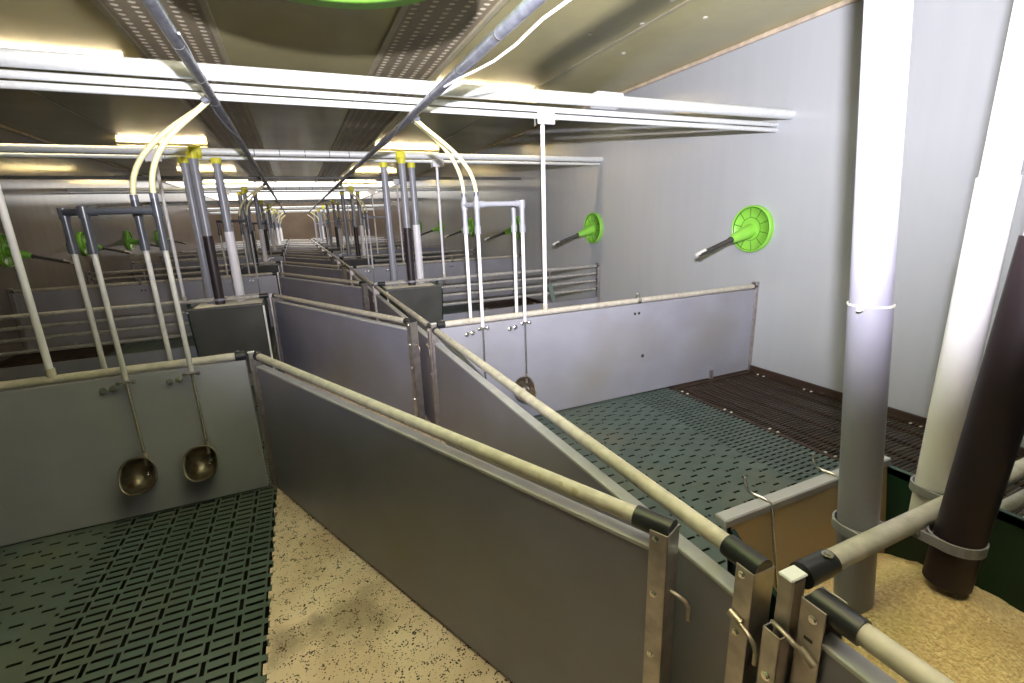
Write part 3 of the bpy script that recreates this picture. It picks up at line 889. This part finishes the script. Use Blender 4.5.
# the three big pipes beside the camera
t = thing('feed_drop_pipe', 'big plain grey feed pipe nearest the aisle, standing in the near hopper', 'feed pipe', (1.045, 0.506, 0), group='feed pipes into the near hopper')
top = Vector((-0.052, 0.111, 2.12)); bot = Vector((0.0, 0.0, 0.575))
def lerp(z): return bot + (top - bot) * ((z - bot.z) / (top.z - bot.z))
mat('grey_light', (0.255, 0.255, 0.32), 0.35, var=0.02)
MB().tube([lerp(1.22), top], 0.0352, 36).build('upper_tube', 'grey_light', t)
MB().tube([bot, lerp(1.262)], 0.0376, 36).build('lower_sleeve', 'grey_light', t)
q = lerp(1.262)
mb = MB().ring(q, 0.0376, 0.004, 0.0015, n=30)
mb.rbox((q.x - 0.052, q.y - 0.012, q.z - 0.008), (q.x - 0.040, q.y - 0.004, q.z + 0.004), 0.001)
mb.build('cable_tie', 'white_clip', t)
q = lerp(0.80)
clamp_part(q.x, q.y, 0.0376, 0.775, -1, t)
t = thing('feed_drop_pipe', 'big white-sleeved feed pipe behind the near hopper rail', 'feed pipe', (1.326, 0.521, 0), group='feed pipes into the near hopper')
MB().tube([(0, 0, 1.3), (0, 0, 2.12)], 0.0305, 36).build('upper_tube', 'white_pvc', t)
MB().tube([(0, 0, 0.66), (0, 0, 1.5)], 0.0342, 36).build('lower_sleeve', 'white_pvc', t)
clamp_part(0, 0, 0.0352, 0.785, -1, t)
t = thing('feed_drop_pipe', 'big brown-sleeved feed pipe in front of the near hopper rail', 'feed pipe', (1.167, 0.403, 0), group='feed pipes into the near hopper')
MB().tube([(0.014, -0.024, 1.3), (0.03, -0.05, 2.12)], 0.0365, 36).build('upper_tube', 'white_pvc', t)
MB().tube([(0, 0, 0.675), (0.014, -0.026, 1.39)], 0.0405, 36).build('lower_sleeve', 'brown_pvc', t)
clamp_part(0, 0, 0.0405, 0.775, 1, t)

# ------------------------------------------------------------ overhead pipes
def feed_line(y, k):
    nm = {0: 'unseen', 2: 'first', 4: 'second', 6: 'third', 8: 'fourth', 10: 'fifth'}[k]
    t = thing('overhead_feed_pipe', 'overhead feed pipe with yellow tees above the %s far hoppers' % nm, 'pipe', (0, y, 0), group='crosswise overhead feed pipes')
    z = 2.15
    MB().tube([(XL, 0, z), (XR, 0, z)], 0.031, 16).build('main_pipe', 'galvanised', t)
    MB().tube([(XL, 0.05, z - 0.05), (XR, 0.05, z - 0.05)], 0.016, 12).build('side_pipe', 'galvanised', t)
    each([MB().ring((x, 0, z), 0.031, 0.006, 0.0015, (1, 0, 0), 16) for x in (-0.25, -0.03, 0.2, 0.43, 0.62, 0.86, 1.7)], 'joint_ring', 'black_rod', t)
    for s in (-1, 1):
        x = DP[s]['brown'][0]
        mb = MB(); mb.rbox((x - 0.052, -0.045, z - 0.045), (x + 0.052, 0.045, z + 0.042), 0.012); mb.tube([(x, 0, z - 0.04), (x, -0.0, z - 0.06)], 0.046, 16)
        mb.build('tee', 'yellow_plastic', t)
    return t
for k in (2, 4, 6, 8, 10): feed_line((CR[k] - 0.02) if k else CR[0], k)
def triple(y, k):
    big = k == 1
    t = thing('overhead_triple_pipe', ('bright white bundle of three pipes crossing the whole room overhead' if big else 'thin dark overhead pipe above the %s pair of solid dividers' % ORD[(k - 1) // 2]), 'pipe', (0, y, 0), group='crosswise overhead pipe bundles')
    xe = XR
    if not big:
        MB().tube([(XL, 0, 2.13), (XR, 0, 2.13)], 0.022, 14).build('main_pipe', 'dark_pipe', t)
        return t
    MB().tube([(XL, 0.03 if big else 0, 2.19), (xe, -0.13 if big else 0, 2.18)], 0.037, 18).build('main_pipe', 'galvanised', t)
    MB().tube([(XL, -0.005, 2.126), (xe, -0.005, 2.126)], 0.0175, 14).build('middle_pipe', 'galvanised', t)
    MB().tube([(XL, -0.005, 2.084), (xe, -0.005, 2.084)], 0.0165, 14).build('lower_pipe', 'galvanised', t)
    if big:
        mb = MB()
        for x in (-2.2, -0.55, 0.5, 1.58, 2.7): mb.tube([(x, 0, 2.22), (x, 0, 2.232)], 0.008, 8)
        mb.build('pipe_fitting', 'white_clip', t)
        MB().rbox((1.92, -0.10, 2.15), (2.13, -0.01, 2.238), 0.006).build('pipe_coupler', 'white_pvc', t)
        MB().ring((0.82, 0, 2.185), 0.037, 0.006, 0.0015, (1, 0, 0), 16).build('joint_ring', 'black_rod', t)
    return t
for k in (1, 3): triple(CR[k] - 0.03, k)

# long conduits on both sides of the aisle
for x, side, y1 in ((-0.265, 'left', 28.0), (0.70, 'right', 28.0)):
    t = thing('ceiling_conduit', 'grey conduit running lengthways overhead, %s of the aisle' % side, 'pipe', (x, 0, 2.04), group='lengthways conduits')
    MB().tube([(0, -3, 0), (0, y1, 0)], 0.0205, 16).build('conduit', 'conduit_grey', t)
    each([MB().ring((0, 1.2 + 0.41 * i, 0), 0.0205, 0.008, 0.0015, (0, 1, 0), 14) for i in range(26)], 'cable_tie', 'black_rod', t)
    pts = []
    for i in range(60):
        y = 1.9 + i * 0.12; a = i * 0.35
        pts.append((0.0235 * math.cos(a), y, 0.0235 * math.sin(a) * 0.6 - 0.008))
    MB().tube(pts, 0.0045, 6).build('cable', 'grey_pvc', t)
pts = [(0.80, 1.30, 2.045), (0.775, 1.45, 2.035), (0.755, 1.60, 2.01), (0.735, 1.75, 2.0), (0.722, 1.9, 2.008), (0.70, 2.02, 2.012), (0.685, 2.2, 2.02)]
tag(MB().tube(pts, 0.005, 8).build('white_cable', 'white_pvc'), 'loose white cable sagging beside the right overhead conduit', 'cable')

# support poles
def pole(label):
    t = thing('support_pole', label, 'pole')
    MB().tube([(0, 0, 0.80), (0, 0, 2.07)], 0.0145, 14).build('tube', 'white_pvc', t)
    MB().tube([(0, 0, 0.806), (0, 0, 0.845)], 0.019, 12).build('foot', 'cream_rail', t)
    MB().rbox((-0.06, -0.065, 2.035), (0.06, -0.045, 2.115), 0.003).build('bracket', 'white_pvc', t)
    mb = MB()
    for sx in (-1, 1): mb.bolt((sx * 0.036, -0.04, 2.075), (0, -1, 0), 0.006, 0.01)
    mb.tube([(-0.065, -0.02, 2.085), (-0.065, -0.02, 2.03)], 0.004, 6); mb.tube([(0.055, -0.02, 2.11), (0.08, -0.02, 2.12), (0.08, -0.02, 2.07)], 0.004, 6)
    mb.build('u_bolt', 'bright_steel', t)
    return t
for k in range(1, 12):
    for s, c, side in ((1, CR, 'right'), (-1, CL, 'left')):
        if k % 2 and k > 3: continue
        u = 0.83 if k % 2 else 0.80
        x = (AR + u) if s > 0 else (AL - u - (0.0 if k % 2 else 0.0))
        if s < 0 and k % 2 == 0: x = -1.03
        place('pole', pole, (x, c[k] - 0.0, 0), 'thin white support pole on the %s pen divider on the %s' % (where(k), side), 'support poles')

# ------------------------------------------------------------ chewing toys on the walls
def toy(s, label):
    """s = +1 hangs on the right wall and points to -x"""
    t = thing('chewing_toy', label, 'pig toy')
    a = (-s, 0, 0)
    R = 0.205
    mb = MB().lathe([(0.0, 0.045), (0.05, 0.042), (0.188, 0.030), (0.190, 0.045), (0.200, 0.048), (R, 0.035), (R, 0.0)], axis=a, n=36)
    d = mb.build('disc', 'lime_plastic', t)
    mb = MB()
    mb.ring((-s * 0.034, 0, 0), 0.0985, 0.012, 0.0035, a, 30)
    mb.ring((-s * 0.034, 0, 0), 0.184, 0.012, 0.003, a, 36)
    for i in range(10):
        an = math.radians(36 * i + 12); c_, s_ = math.cos(an), math.sin(an)
        p0 = Vector((-s * 0.0355, c_ * 0.10, s_ * 0.10)); p1 = Vector((-s * 0.0315, c_ * 0.185, s_ * 0.185))
        mb.tube([p0, p1], 0.0032, 6)
    mb.build('rib', 'lime_dark', d)
    dr = Vector((-s, 0.0, -0.30)).normalized()
    o = Vector((-s * 0.02, 0, -0.01))
    MB().tube([o, o + dr * 0.10, o + dr * 0.24, o + dr * 0.25], [0.062, 0.058, 0.036, 0.030], 20).build('hub', 'lime_plastic', t)
    MB().tube([o + dr * 0.235, o + dr * 0.27, o + dr * 0.275, o + dr * 0.62], [0.028, 0.028, 0.021, 0.020], 14).build('rod', 'black_rod', t)
    MB().tube([o + dr * 0.56 + Vector((0, 0, 0.013)), o + dr * 0.66 + Vector((0, 0, 0.010))], [0.017, 0.015], 10).build('rod_tip', 'white_tip', t)
    return t
for k in range(1, 12):
    for s, c, side, xw in ((1, CR, 'right', XR), (-1, CL, 'left', XL)):
        y = c[k] + (0.06 + 0.035 * k) if s > 0 else c[k] + 0.17
        if (s < 0 and k < 3) or k > 6: continue
        look = {1: 'large lime green disc toy with a dark rod, nearest on the right wall', 2: 'lime green disc toy with a dark rod, second from the camera on the right wall'}
        lb = look.get(k) if s > 0 and k in look else 'green disc toy with a dark rod on the %s wall above the %s divider' % (side, where(k))
        place(('toy', s), lambda l, s=s: toy(s, l), (xw, y, 1.29 if s > 0 else 1.28), lb, 'disc chewing toys')

# green round disc hanging close above the camera
t = thing('hanging_disc', 'lime green disc above the aisle, cut off by the top edge', 'disc', (0.19, 1.60, 2.208))
MB().lathe([(0.0, 0.03), (0.12, 0.03), (0.36, 0.012), (0.42, 0.0), (0.42, -0.008), (0.36, 0.0), (0.12, 0.018), (0.0, 0.018)], n=48).build('disc', 'lime_plastic', t)
MB().tube([(0, 0, 0.02), (0, 0, ZC - 2.225)], 0.008, 8).build('hanger', 'galvanised', t)
